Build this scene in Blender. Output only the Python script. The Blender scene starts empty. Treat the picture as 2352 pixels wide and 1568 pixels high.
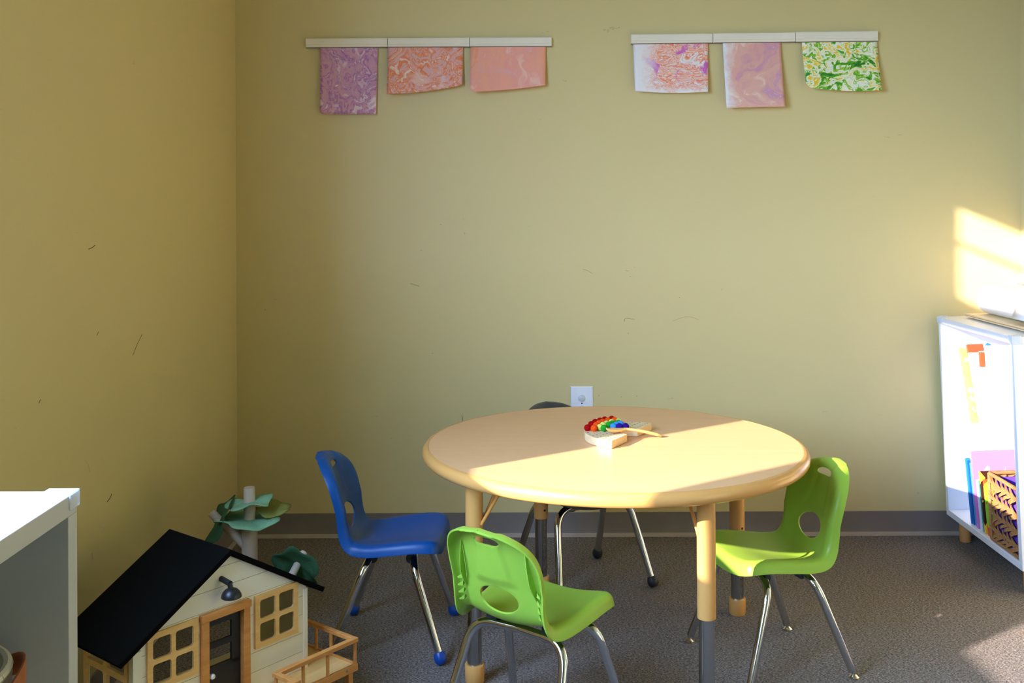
import bpy, bmesh, math, random
import numpy as np
from mathutils import Vector, Matrix
PI = math.pi
R = math.radians
scn = bpy.context.scene
COL = scn.collection

# ------------------------------------------------------------------ camera
cam_d = bpy.data.cameras.new('camera')
cam = bpy.data.objects.new('camera', cam_d)
COL.objects.link(cam)
cam.location = (0, 0, 1.22)
cam.rotation_euler = (R(90), 0, 0)
cam.rotation_euler = (Matrix.Rotation(R(90), 4, 'X') @ Matrix.Rotation(R(-0.25), 4, 'Z')).to_euler()
cam_d.sensor_width = 36.0
cam_d.lens = 36.0 * 2350 / 2352
cam_d.shift_y = -304 / 2352
cam_d.clip_start = 0.02
scn.camera = cam

# ------------------------------------------------------------------ light and exposure
SKY_COL = (0.42, 0.64, 1.10)
SKY_STR = 44.0
SUN_STR = 21.0
SUN_COL = (1.0, 0.84, 0.80)
SUN_DIR = Vector((0.82, 0.572, -0.345))
world = bpy.data.worlds.new('sky')
world.use_nodes = True
scn.world = world
bg = world.node_tree.nodes['Background']
bg.inputs[0].default_value = (*SKY_COL, 1)
bg.inputs[1].default_value = SKY_STR
sun_d = bpy.data.lights.new('sun', 'SUN')
sun_d.energy = SUN_STR
sun_d.color = SUN_COL
sun_d.angle = R(0.6)
sun = bpy.data.objects.new('sun', sun_d)
COL.objects.link(sun)
sun.rotation_euler = SUN_DIR.to_track_quat('-Z', 'Y').to_euler()
sun.location = (-4, -2, 4)
vs = scn.view_settings
vs.view_transform = 'Standard'
vs.look = 'None'
vs.gamma = 1.0
vs.use_curve_mapping = False
vs.exposure = -0.16
cy = scn.cycles
cy.use_denoising = True
cy.max_bounces = 10
cy.diffuse_bounces = 6
cy.glossy_bounces = 4
cy.sample_clamp_indirect = 8.0
cy.caustics_reflective = False
cy.caustics_refractive = False

YW = 3.82      # back wall
XL = -1.03     # left wall
XR = 1.90      # right wall
YB = -4.0
ZC = 2.70      # ceiling
WIN_Z = (0.957, 2.39)
WIN_L = [(1.335, 1.935), (0.50, 1.235), (-1.20, -0.55)]  # last opening is unseen, added so sun bounces warm onto the left wall

def portal(loc, rot, sx, sz):
    d = bpy.data.lights.new('window_portal', 'AREA')
    d.shape = 'RECTANGLE'; d.size = sx; d.size_y = sz
    d.cycles.is_portal = True
    o = bpy.data.objects.new('window_portal', d)
    COL.objects.link(o); o.location = loc; o.rotation_euler = rot
for a, b in WIN_L:
    portal((XL - 0.10, (a + b) / 2, sum(WIN_Z) / 2), (0, R(-90), 0), WIN_Z[1] - WIN_Z[0], b - a)

# ------------------------------------------------------------------ materials
def srgb(r, g, b):
    f = lambda c: (c / 255 / 12.92) if c / 255 <= 0.04045 else ((c / 255 + 0.055) / 1.055) ** 2.4
    return (f(r), f(g), f(b))

class NT:
    def __init__(s, name):
        s.m = bpy.data.materials.new(name); s.m.use_nodes = True
        s.t = s.m.node_tree; s.n = s.t.nodes; s.bsdf = s.n['Principled BSDF']
    def node(s, kind, **kw):
        n = s.n.new(kind)
        for k, v in kw.items(): setattr(n, k, v)
        return n
    def link(s, a, b): s.t.links.new(a, b)
    def coord(s, out='Object', scale=(1, 1, 1), rot=(0, 0, 0), loc=(0, 0, 0)):
        tc = s.node('ShaderNodeTexCoord'); mp = s.node('ShaderNodeMapping')
        mp.inputs['Scale'].default_value = scale; mp.inputs['Rotation'].default_value = rot
        mp.inputs['Location'].default_value = loc
        s.link(tc.outputs[out], mp.inputs[0]); return mp.outputs[0]
    def noise(s, vec, scale, detail=3, rough=0.5, dist=0.0):
        n = s.node('ShaderNodeTexNoise')
        n.inputs['Scale'].default_value = scale; n.inputs['Detail'].default_value = detail
        n.inputs['Roughness'].default_value = rough; n.inputs['Distortion'].default_value = dist
        s.link(vec, n.inputs['Vector']); return n.outputs['Fac']
    def ramp(s, fac, stops, interp='LINEAR'):
        r = s.node('ShaderNodeValToRGB'); r.color_ramp.interpolation = interp
        e = r.color_ramp.elements
        while len(e) > 1: e.remove(e[-1])
        e[0].position = stops[0][0]; e[0].color = (*stops[0][1], 1)
        for p, c in stops[1:]:
            k = e.new(p); k.color = (*c, 1)
        s.link(fac, r.inputs[0]); return r.outputs[0]
    def mix(s, fac, a, b, mode='MIX'):
        m = s.node('ShaderNodeMix', data_type='RGBA', blend_type=mode)
        for sock, v in ((m.inputs[0], fac), (m.inputs[6], a), (m.inputs[7], b)):
            if hasattr(v, 'links'): s.link(v, sock)
            elif isinstance(v, (int, float)): sock.default_value = v
            else: sock.default_value = (*v, 1)
        return m.outputs[2]
    def bump(s, h, strength=0.3, dist=0.002):
        b = s.node('ShaderNodeBump'); b.inputs['Strength'].default_value = strength
        b.inputs['Distance'].default_value = dist
        s.link(h, b.inputs['Height']); s.link(b.outputs[0], s.bsdf.inputs['Normal'])
    def base(s, c):
        if hasattr(c, 'links'): s.link(c, s.bsdf.inputs['Base Color'])
        else: s.bsdf.inputs['Base Color'].default_value = (*c, 1)
    def set(s, rough=0.5, metal=0.0, spec=0.5, coat=0.0, sub=0.0):
        i = s.bsdf.inputs
        i['Roughness'].default_value = rough; i['Metallic'].default_value = metal
        i['Specular IOR Level'].default_value = spec; i['Coat Weight'].default_value = coat
        return s.m

def plain(name, c, rough=0.5, metal=0.0, var=0.06, scale=14.0, bump=0.0, bscale=80, spec=0.5, coat=0.0):
    t = NT(name); v = t.coord()
    f = t.noise(v, scale, 3)
    a = tuple(max(0, x * (1 - var)) for x in c); b = tuple(min(1, x * (1 + var)) for x in c)
    t.base(t.ramp(f, [(0.3, a), (0.7, b)]))
    if bump: t.bump(t.noise(v, bscale, 2), bump, 0.001)
    return t.set(rough, metal, spec, coat)

def wood(name, c1, c2, scale=(4, 60, 60), rough=0.45, coat=0.0):
    t = NT(name); v = t.coord(scale=scale)
    f = t.noise(v, 1.0, 4, 0.6, 0.6)
    t.base(t.ramp(f, [(0.3, c1), (0.7, c2)]))
    return t.set(rough, coat=coat)

M = {}
def wall_mat(name, c):
    t = NT(name); v = t.coord()
    f = t.noise(v, 1.3, 3)
    a = tuple(x * 0.97 for x in c)
    base = t.ramp(f, [(0.3, a), (0.7, c)])
    sc = t.coord(scale=(9, 9, 26), rot=(0.5, 0.6, 0.4))
    s1 = t.noise(sc, 1.0, 6, 0.62, 0.3)
    m = t.ramp(s1, [(0.70, (0, 0, 0)), (0.73, (.6, .6, .6))])
    base = t.mix(m, base, tuple(x * 0.55 for x in c))
    t.base(base)
    t.bump(t.noise(v, 260, 2), 0.10, 0.001)
    return t.set(0.42, spec=0.35)
PAINT = srgb(211, 195, 138)
M['paint'] = wall_mat('olive_wall_paint', PAINT)
M['ceiling'] = plain('ceiling_tile', srgb(190, 186, 168), 0.9)
def carpet():
    t = NT('grey_carpet'); v = t.coord(); v2 = t.coord(scale=(1, 2.2, 1))
    f = t.noise(v2, 170, 3, 0.8)
    g = t.noise(v, 90, 3, 0.7)
    c = t.ramp(f, [(0.38, srgb(36, 34, 35)), (0.5, srgb(118, 112, 108)), (0.61, srgb(214, 206, 198))])
    c = t.mix(0.35, c, t.ramp(g, [(0.35, srgb(64, 61, 60)), (0.65, srgb(166, 158, 150))]))
    fine = t.noise(v, 6, 3, 0.7)
    c = t.mix(t.ramp(fine, [(0.35, (0, 0, 0)), (0.75, (0.25, 0.25, 0.25))]), c, srgb(150, 132, 108))
    t.base(c); t.bump(f, 0.9, 0.006)
    return t.set(0.95, spec=0.1)
M['carpet'] = carpet()
M['base'] = plain('grey_rubber_base', srgb(120, 112, 106), 0.5)
M['toe'] = plain('pale_rubber_toe', srgb(165, 152, 138), 0.6)  # toe lip, paler than the base above it
M['white'] = plain('white_laminate', srgb(232, 234, 236), 0.38, var=0.01)
M['shadedlam'] = plain('shaded_white_laminate', srgb(192, 195, 196), 0.4, var=0.01)  # white laminate with shade put into the colour to keep the left unit dimmer
M['offwhite'] = plain('offwhite_plastic', srgb(233, 226, 205), 0.4, var=0.02)
M['plate'] = plain('outlet_white', srgb(235, 236, 238), 0.3, var=0.01)
M['cap'] = plain('socket_cap_clear', srgb(205, 206, 202), 0.25, var=0.02)
M['darkslot'] = plain('dark_slot', (0.01, 0.01, 0.01), 0.7)
M['chrome'] = plain('chrome_tube', (0.60, 0.61, 0.63), 0.09, 1.0, var=0.02)
M['steel'] = plain('dull_steel_tube', (0.50, 0.50, 0.50), 0.14, 1.0, var=0.03)
M['glide'] = plain('brushed_glide', (0.72, 0.66, 0.55), 0.25, 1.0)
def shellmat(name, c, rough=0.38):
    t = NT(name); v = t.coord()
    f = t.noise(v, 7, 3)
    t.base(t.ramp(f, [(0.3, tuple(x * .95 for x in c)), (0.7, c)]))
    t.bump(t.noise(v, 420, 2), 0.08, 0.0008)
    return t.set(rough, spec=0.35)
M['green'] = shellmat('lime_green_plastic', srgb(152, 192, 66))
M['blue'] = shellmat('royal_blue_plastic', srgb(0, 74, 142))
M['black'] = shellmat('charcoal_plastic', srgb(62, 64, 66))
M['clamp'] = plain('dark_plastic_clamp', srgb(38, 44, 52), 0.35)
M['blueball'] = plain('blue_foot', srgb(5, 66, 150), 0.4)
M['blackball'] = plain('black_foot', srgb(34, 36, 38), 0.5)
def maple_top():
    t = NT('maple_laminate'); v = t.coord(scale=(2, 14, 14), rot=(0, 0, 0.5))
    f = t.noise(v, 2.5, 4, 0.6, 0.3)
    t.base(t.ramp(f, [(0.3, srgb(230, 176, 122)), (0.7, srgb(234, 183, 130))]))
    return t.set(0.30)
M['maple'] = maple_top()
M['edge'] = plain('golden_edge_band', srgb(212, 156, 86), 0.22, var=0.02)
M['sleeve'] = plain('maple_powder_coat', srgb(216, 160, 88), 0.28, var=0.02)
M['rod'] = plain('brace_rod_enamel', srgb(216, 150, 70), 0.3)
M['beech'] = wood('light_beech', srgb(222, 176, 104), srgb(236, 196, 128), (6, 90, 90))
M['pine'] = wood('orange_pine', srgb(196, 130, 62), srgb(216, 152, 82), (8, 70, 70))
M['paleply'] = wood('pale_wood', srgb(226, 200, 150), srgb(240, 218, 172), (10, 60, 60), 0.5)
M['legwood'] = wood('leg_wood', srgb(190, 135, 72), srgb(208, 154, 90), (60, 60, 5))
M['siding'] = plain('painted_white_wood', srgb(234, 230, 216), 0.45, var=0.02)
M['groove'] = plain('groove_shadow_board', srgb(120, 112, 98), 0.8)
M['roofblack'] = plain('black_painted_wood', srgb(7, 7, 6), 0.85, spec=0.06)
M['ironblack'] = plain('black_enamel', srgb(16, 18, 22), 0.4)
M['trunk'] = plain('pale_toy_trunk', srgb(186, 172, 156), 0.6)
def felt(name, c):
    t = NT(name); v = t.coord()
    f = t.noise(v, 160, 3, 0.7)
    t.base(t.ramp(f, [(0.3, tuple(x * .8 for x in c)), (0.7, c)]))
    t.bump(f, 0.5, 0.002); return t.set(0.95, spec=0.1)
M['felt_mint'] = felt('mint_felt', srgb(134, 184, 150))
M['felt_olive'] = felt('olive_felt', srgb(142, 146, 78))
M['felt_dark'] = felt('dark_green_felt', srgb(56, 92, 62))
M['paper'] = plain('white_paper', srgb(238, 236, 232), 0.8, var=0.01)
M['leather'] = plain('tan_leather', srgb(160, 88, 40), 0.5, var=0.12, scale=60)
M['rope'] = plain('cotton_rope', srgb(214, 208, 196), 0.9, bump=0.5, bscale=200)
M['brass'] = plain('brass_rivet', (0.6, 0.45, 0.2), 0.3, 1.0)
M['wicker'] = wood('brown_wicker', srgb(128, 84, 44), srgb(186, 136, 82), (30, 30, 200), 0.6)
M['purple'] = plain('purple_fabric', srgb(96, 62, 190), 0.6)
t = NT('clear_guard_plastic'); t.base((0.85, 0.9, 0.95)); t.set(0.12); t.bsdf.inputs['Alpha'].default_value = 0.45
M['clear'] = t.m

# ------------------------------------------------------------------ mesh helpers
def new(): return bmesh.new()
def box(bm, x0, x1, y0, y1, z0, z1, mat=None):
    P = [(x0, y0, z0), (x1, y0, z0), (x1, y1, z0), (x0, y1, z0), (x0, y0, z1), (x1, y0, z1), (x1, y1, z1), (x0, y1, z1)]
    v = [bm.verts.new((mat @ Vector(p)) if mat else p) for p in P]
    for f in ((0, 3, 2, 1), (4, 5, 6, 7), (0, 1, 5, 4), (1, 2, 6, 5), (2, 3, 7, 6), (3, 0, 4, 7)):
        bm.faces.new([v[i] for i in f])
def smooth_path(pts, n=6):
    P = [Vector(p) for p in pts]; P = [2 * P[0] - P[1]] + P + [2 * P[-1] - P[-2]]
    out = []
    for i in range(1, len(P) - 2):
        a, b, c, d = P[i - 1:i + 3]
        for k in range(n):
            t = k / n
            out.append(0.5 * ((2 * b) + (c - a) * t + (2 * a - 5 * b + 4 * c - d) * t * t + (3 * b - a - 3 * c + d) * t ** 3))
    out.append(P[-2]); return out
def round_path(pts, r, n=6):
    """polyline with filleted corners"""
    P = [Vector(p) for p in pts]; out = [P[0]]
    for i in range(1, len(P) - 1):
        a = (P[i - 1] - P[i]); b = (P[i + 1] - P[i])
        k = min(r, a.length * .48, b.length * .48)
        s = P[i] + a.normalized() * k; e = P[i] + b.normalized() * k
        for j in range(n + 1):
            t = j / n; out.append(s * (1 - t) ** 2 + P[i] * 2 * t * (1 - t) + e * t * t)
    out.append(P[-1]); return out
def tube(bm, pts, r, seg=14, cap=True):
    pts = [Vector(p) for p in pts]; rings = []
    rs = r if isinstance(r, (list, tuple)) else [r] * len(pts)
    T0 = (pts[1] - pts[0]).normalized()
    up = Vector((0, 0, 1)) if abs(T0.z) < .9 else Vector((0, 1, 0))
    N = T0.cross(up).normalized()
    for i, p in enumerate(pts):
        T = (pts[min(i + 1, len(pts) - 1)] - pts[max(i - 1, 0)]).normalized()
        N = (N - T * N.dot(T)).normalized(); B = T.cross(N)
        rings.append([bm.verts.new(p + (N * math.cos(2 * PI * k / seg) + B * math.sin(2 * PI * k / seg)) * rs[i]) for k in range(seg)])
    for a, b in zip(rings, rings[1:]):
        for k in range(seg): bm.faces.new((a[k], a[(k + 1) % seg], b[(k + 1) % seg], b[k]))
    if cap: bm.faces.new(rings[0][::-1]); bm.faces.new(rings[-1])
def lathe(bm, prof, seg=32, mat=None):
    rings = []
    for r, z in prof:
        if r < 1e-6:
            p = Vector((0, 0, z)); rings.append([bm.verts.new(mat @ p if mat else p)])
        else:
            ring = []
            for k in range(seg):
                p = Vector((r * math.cos(2 * PI * k / seg), r * math.sin(2 * PI * k / seg), z))
                ring.append(bm.verts.new(mat @ p if mat else p))
            rings.append(ring)
    for a, b in zip(rings, rings[1:]):
        for k in range(seg):
            if len(a) == 1 and len(b) == 1: continue
            if len(a) == 1: bm.faces.new((a[0], b[k], b[(k + 1) % seg]))
            elif len(b) == 1: bm.faces.new((a[k], b[0], a[(k + 1) % seg]))
            else: bm.faces.new((a[k], a[(k + 1) % seg], b[(k + 1) % seg], b[k]))
def prism(bm, poly, axis_pts):
    """poly list of 2D, axis_pts: function(u,v,side)->Vector"""
    a = [bm.verts.new(axis_pts(u, v, 0)) for u, v in poly]; b = [bm.verts.new(axis_pts(u, v, 1)) for u, v in poly]
    bm.faces.new(a[::-1]); bm.faces.new(b)
    n = len(poly)
    for i in range(n): bm.faces.new((a[i], a[(i + 1) % n], b[(i + 1) % n], b[i]))
def align(p, d):
    """matrix placing local z on direction d at p"""
    return Matrix.Translation(p) @ Vector(d).to_track_quat('Z', 'Y').to_matrix().to_4x4()
def obj(name, bm, m, parent=None, bevel=0.0, smooth=True, bseg=2):
    bmesh.ops.recalc_face_normals(bm, faces=bm.faces)
    me = bpy.data.meshes.new(name); bm.to_mesh(me); bm.free()
    o = bpy.data.objects.new(name, me); COL.objects.link(o)
    me.materials.append(m)
    if smooth:
        for p in me.polygons: p.use_smooth = True
        try: me.set_sharp_from_angle(angle=R(38))
        except Exception: pass
    if parent: o.parent = parent
    if bevel:
        b = o.modifiers.new('bevel', 'BEVEL'); b.width = bevel; b.segments = bseg; b.limit_method = 'ANGLE'
        b.harden_normals = False
    return o
def thing(name, label, cat, loc=(0, 0, 0), rot=(0, 0, 0), group=None):
    o = bpy.data.objects.new(name, None); COL.objects.link(o); o.empty_display_size = 0.05
    o.location = loc; o.rotation_euler = rot
    return tag(o, label, cat, group)
def tag(o, label, cat, group=None):
    o['label'] = label; o['category'] = cat
    if group: o['group'] = group
    return o
def struct(o): o['kind'] = 'structure'; return o
def kids(o): return [c for c in bpy.data.objects if c.parent == o]
def copy_tree(o, parent=None):
    c = o.copy(); COL.objects.link(c)
    if parent: c.parent = parent
    for ch in list(o.children): copy_tree(ch, c)
    return c
def bxo(name, b, m, parent=None, bevel=0.0):
    bm = new(); box(bm, *b); return obj(name, bm, m, parent, bevel)

# ------------------------------------------------------------------ setting
T = 0.10
struct(bxo('floor', (XL - T, XR + T, YB - T, YW + T, -0.1, 0), M['carpet']))
struct(bxo('ceiling', (XL - T, XR + T, YB - T, YW + T, ZC, ZC + 0.1), M['ceiling']))
struct(bxo('wall_back', (XL - T, XR + T, YW, YW + T, 0, ZC), M['paint']))
struct(bxo('wall_right', (XR, XR + T, YB, YW, 0, ZC), M['paint']))
bm = new()
zs = (0,) + WIN_Z + (ZC,)
box(bm, XL - T, XL, YB, YW, 0, WIN_Z[0]); box(bm, XL - T, XL, YB, YW, WIN_Z[1], ZC)
ys = sorted([YB, YW] + [v for w in WIN_L for v in w])
for i in range(0, len(ys), 2): box(bm, XL - T, XL, ys[i], ys[i + 1], WIN_Z[0], WIN_Z[1])
struct(obj('wall_left', bm, M['paint'], smooth=False))
struct(bxo('wall_rear', (XL, XR, YB - T, YB, 0, ZC), M['paint']))
struct(bxo('ground', (-40, XL - T - .02, -30, 40, -0.5, -0.3), plain('winter_lawn', (0.16, 0.15, 0.11), 0.9)))

def cove(name, length, m, place):
    bm = new()
    prof = [(0, 0.088), (-0.004, 0.086), (-0.005, 0.02), (-0.008, 0.012), (0, 0.012)]
    prism(bm, prof, lambda u, v, s: Vector((s * length, u, v)))
    o = obj(name, bm, M['base']); bm = new()
    prof = [(0, 0.014), (-0.0075, 0.013), (-0.013, 0.007), (-0.0165, 0.0), (0, 0.0)]
    prism(bm, prof, lambda u, v, s: Vector((s * length, u, v)))
    obj('toe_lip', bm, M['toe'], o)
    place(o); struct(o); return o
cove('baseboard_back', XR - XL, M['base'], lambda o: setattr(o, 'location', (XL, YW, 0)))
def pl(o): o.location = (XL, 1.6, 0); o.rotation_euler = (0, 0, R(90))
cove('baseboard_left', YW - 1.6, M['base'], pl)
def pr(o): o.location = (XR, YW, 0); o.rotation_euler = (0, 0, R(-90))
cove('baseboard_right', YW + 1.6, M['base'], pr)

def window(n, x0, x1, z0, z1, place):
    """frame in local x-z plane, depth along y"""
    r = bpy.data.objects.new('window_%d' % n, None); COL.objects.link(r); struct(r)
    bm = new(); w = 0.03
    for bb in ((x0, x0 + .004, z0, z1), (x1 - .004, x1, z0, z1), (x0, x1, z0, z0 + .004), (x0, x1, z1 - .004, z1)):
        box(bm, bb[0], bb[1], -.05, 0, bb[2], bb[3])
    obj('window_frame', bm, M['white'], r)
    bm = new(); box(bm, x0, x1, -.035, -.02, z1 - .165, z1 - .15)
    obj('glazing_bar', bm, M['white'], r)
    bm = new(); box(bm, x0, x1, -.04, -.01, 1.90, 2.025); obj('transom_rail', bm, M['white'], r)
    place(r)
for i, (a, b) in enumerate(WIN_L):
    def plc(r): r.location = (XL, 0, 0); r.rotation_euler = (0, 0, R(90))
    window(i + 1, a, b, WIN_Z[0], WIN_Z[1], lambda r: (setattr(r, 'rotation_euler', (0, 0, R(90))), setattr(r, 'location', (XL - 0.06, 0, 0))))


# ------------------------------------------------------------------ round table
TC = (0.28, 2.87); TH = 0.566; TR = 0.533
tbl = thing('round_table', 'round maple activity table with golden rim and adjustable legs', 'table', (*TC, 0))
bm = new()
lathe(bm, [(0, TH), (TR - .018, TH), (TR - .018, TH - .030), (0, TH - .030)], 128)
obj('tabletop', bm, M['maple'], tbl)
bm = new()
prof = [(TR - .020, TH - .002), (TR - .017, TH + .0004)]
for k in range(13):
    a = R(90 - k * 15)
    prof.append((TR - .015 + .015 * math.cos(a) , TH - .0175 + .0175 * math.sin(a)))
prof += [(TR - .020, TH - .035), (TR - .020, TH - .002)]
lathe(bm, prof, 128)
obj('edge_band', bm, M['edge'], tbl)
bm = new(); box(bm, -.30, .30, -.02, .02, TH - .05, TH - .031); box(bm, -.02, .02, -.30, .30, TH - .05, TH - .031)
LEGS = [(0.445, 28), (0.445, 115.5), (0.445, 211), (0.445, 294.5)]
for i, (lr, la) in enumerate(LEGS):
    x, y = lr * math.cos(R(la)), lr * math.sin(R(la))
    L = bpy.data.objects.new('leg', None); COL.objects.link(L); L.parent = tbl; L.location = (x, y, 0)
    L.rotation_euler = (0, 0, R(la))
    bm = new(); lathe(bm, [(0.0, .232), (.0195, .232), (.0222, .234), (.0225, .24), (.0225, TH - .034), (0, TH - .034)], 28)
    obj('leg_sleeve', bm, M['sleeve'], L)
    bm = new(); lathe(bm, [(0, .02), (.0192, .02), (.0192, .30), (0, .30)], 28)
    obj('lower_tube', bm, M['steel'], L)
    bm = new(); lathe(bm, [(0, .0), (.0225, .0), (.0245, .004), (.0255, .046), (.024, .049), (.0195, .049), (0, .045)], 28)
    obj('foot_cap', bm, M['sleeve'], L)
    bm = new()
    tube(bm, [(-.020, 0, .40), (-.085, 0, TH - .045), (-.10, 0, TH - .040)], .0045, 10)
    tube(bm, [(-.010, .02, .41), (-.060, .065, TH - .040)], .0045, 10)
    obj('brace_rod', bm, M['rod'], L)
    bm = new(); box(bm, -.055, .040, -.04, .04, TH - .036, TH - .031); obj('mounting_plate', bm, M['sleeve'], L)
    fa = R(-60 if i < 2 else 120) - R(la)      # holes face the front right of the table
    d = Vector((math.cos(fa), math.sin(fa), 0))
    bm = new(); lathe(bm, [(0, .0012), (.0035, .0010), (.0042, -.002)], 12, align(d * .0222 + Vector((0, 0, .262)), d))
    obj('lock_screw', bm, M['darkslot'], L)
    for k in range(8):
        bm = new()
        lathe(bm, [(0, -.0008), (.0034, -.0004), (.0046, .0006), (.0052, -.001)], 12, align(d * .0190 + Vector((0, 0, .215 - k * .021)), d))
        obj('adjustment_hole', bm, M['darkslot'], L)

# ------------------------------------------------------------------ stacking chairs
def catmull(pts, n=16):
    P = np.array(pts, float); P = np.vstack([2 * P[0] - P[1], P, 2 * P[-1] - P[-2]]); out = []
    for i in range(1, len(P) - 2):
        a, b, c, d = P[i - 1:i + 3]
        for k in range(n):
            t = k / n
            out.append(0.5 * ((2 * b) + (c - a) * t + (2 * a - 5 * b + 4 * c - d) * t * t + (3 * b - a - 3 * c + d) * t ** 3))
    out.append(P[-2]); return np.array(out)
def nearest(P, poly):
    A = poly; B = np.roll(poly, -1, 0); AB = B - A
    L2 = (AB ** 2).sum(1) + 1e-18
    t = (((P[:, None] - A[None]) * AB[None]).sum(2) / L2).clip(0, 1)
    Q = A[None] + t[..., None] * AB[None]
    D = ((P[:, None] - Q) ** 2).sum(2); k = D.argmin(1); ii = np.arange(len(P))
    nrm = np.stack([AB[k, 1], -AB[k, 0]], 1); nrm /= np.linalg.norm(nrm, axis=1)[:, None]
    # inside test
    x, y = P[:, 0][:, None], P[:, 1][:, None]
    c = ((A[None, :, 1] > y) != (B[None, :, 1] > y)) & (x < (B[None, :, 0] - A[None, :, 0]) * (y - A[None, :, 1]) / (B[None, :, 1] - A[None, :, 1] + 1e-15) + A[None, :, 0])
    return Q[ii, k], np.sqrt(D[ii, k]), (c.sum(1) % 2 == 1), nrm
PROFILE = catmull([(.166, .292), (.14, .299), (.08, .300), (.0, .292), (-.055, .287), (-.095, .292), (-.120, .313), (-.137, .355),
                   (-.157, .425), (-.176, .490), (-.195, .553)], 20)
seg = np.linalg.norm(np.diff(PROFILE, axis=0), axis=1); SARC = np.concatenate([[0], np.cumsum(seg)]); SL = SARC[-1]
def prof_at(s):
    y = np.interp(s, SARC, PROFILE[:, 0]); z = np.interp(s, SARC, PROFILE[:, 1])
    e = 1e-3
    y2 = np.interp(s + e, SARC, PROFILE[:, 0]) - np.interp(s - e, SARC, PROFILE[:, 0])
    z2 = np.interp(s + e, SARC, PROFILE[:, 1]) - np.interp(s - e, SARC, PROFILE[:, 1])
    n = np.hypot(y2, z2) + 1e-12
    return y, z, y2 / n, z2 / n
k = SL / .573
half = catmull([(0, 0.), (0, .07), (.004, .118), (.020, .150), (.055, .166), (.14, .166), (.23, .157), (.285, .147), (.335, .140), (.39, .141),
                (.44, .142), (.480, .135), (.514, .118), (.543, .089), (.564, .048), (.573, 0.)], 8)
half[:, 0] = half[:, 0] * k
right = np.stack([half[:, 1], half[:, 0]], 1); left = right[1:-1][::-1] * [-1, 1]
OUT = np.vstack([right, left])
SH, SS = .338, SL - .060
th = np.linspace(0, 2 * PI, 60, endpoint=False)
HOLE = np.stack([.053 * np.cos(th), SH + .034 * np.sin(th) * (1 - .0 * np.cos(th))], 1)
cs, sn = np.cos(th), np.sin(th)
SLOT = np.stack([.034 * np.sign(cs) * np.abs(cs) ** .7, .0095 * np.sign(sn) * np.abs(sn) ** .8], 1); SLOT[:, 1] += SS - 3.2 * SLOT[:, 0] ** 2
def chair_map(P):
    q, d, ins, nrm = nearest(P, OUT)
    g = q - P; gl = np.linalg.norm(g, axis=1); g = np.where(gl[:, None] > 1e-5, g / np.maximum(gl, 1e-9)[:, None], nrm)
    b, r, tm = .045, .022, R(76)
    l = np.clip(b - d, 0, None); arc = r * tm
    ang = np.minimum(l / r, tm); st = np.clip(l - arc, 0, None)
    off = r * np.sin(ang) + st * math.cos(tm); down = r * (1 - np.cos(ang)) + st * math.sin(tm)
    P2 = P + g * np.where(l > 0, off - l, 0)[:, None]
    x, s = P2[:, 0], P2[:, 1]
    y, z, ty, tz = prof_at(np.clip(s, 0.0, SL))
    ex = s - np.clip(s, 0.0, SL); y = y + ex * ty; z = z + ex * tz
    ny, nz = -tz * -1.0, -ty       # normal: seat up, back toward the front
    ny, nz = tz, -ty
    # lateral dish and the raised panel lines of the back
    up = np.clip((s - .27) / .10, 0, 1); dish = (1.0 + 1.4 * up) * x ** 2
    dip = -.006 * np.exp(-((s - .17) / .09) ** 2) * np.exp(-(x / .09) ** 2)
    c = np.interp(s, [.36, .40, .47, SL - .02], [.066, .045, .033, .047])
    stp = 1 / (1 + np.exp(-(np.abs(x) - c) / .0016)); env = np.clip((s - .375) / .02, 0, 1) * np.clip((SL - .012 - s) / .02, 0, 1)
    h = dish + dip + .0050 * (stp - 1) * env - down
    return np.stack([x, y + ny * h, z + nz * h], 1)
def build_shell():
    cell = .0045; nx = 76; x0 = -nx / 2 * cell; ns = int(SL / cell) + 3; s0 = -cell
    idx = {}; cents = np.array([(x0 + (i + .5) * cell, s0 + (j + .5) * cell) for i in range(nx) for j in range(ns)])
    _, _, i1, _ = nearest(cents, OUT); _, _, i2, _ = nearest(cents, HOLE); _, _, i3, _ = nearest(cents, SLOT)
    keep = (i1 & ~i2 & ~i3).reshape(nx, ns)
    V = []; quads = []; cnt = {}
    for i in range(nx):
        for j in range(ns):
            if keep[i, j]:
                q = []
                for a in ((i, j), (i + 1, j), (i + 1, j + 1), (i, j + 1)):
                    if a not in idx: idx[a] = len(V); V.append((x0 + a[0] * cell, s0 + a[1] * cell))
                    q.append(idx[a]); cnt[a] = cnt.get(a, 0) + 1
                quads.append(q)
    V = np.array(V)
    bidx = np.array([idx[a] for a in idx if cnt[a] < 4])
    Q = [nearest(V[bidx], poly) for poly in (OUT, HOLE, SLOT)]
    D = np.stack([q[1] for q in Q]); w = D.argmin(0)
    V[bidx] = np.stack([q[0] for q in Q])[w, np.arange(len(bidx))]
    W = chair_map(V)
    me = bpy.data.meshes.new('seat_shell'); me.from_pydata([tuple(p) for p in W], [], quads); me.update()
    for p in me.polygons: p.use_smooth = True
    return me
shell_me = build_shell()
def curve_on(s, x, h):
    """point on the back: arc position s, lateral x, offset h behind the surface"""
    w = chair_map(np.array([[x, s]]))[0]; y, z, ty, tz = prof_at(np.array([s]))
    return Vector((w[0], w[1] - tz[0] * h, w[2] + ty[0] * h))
FEET = {'ball': None, 'glide': None}
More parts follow.
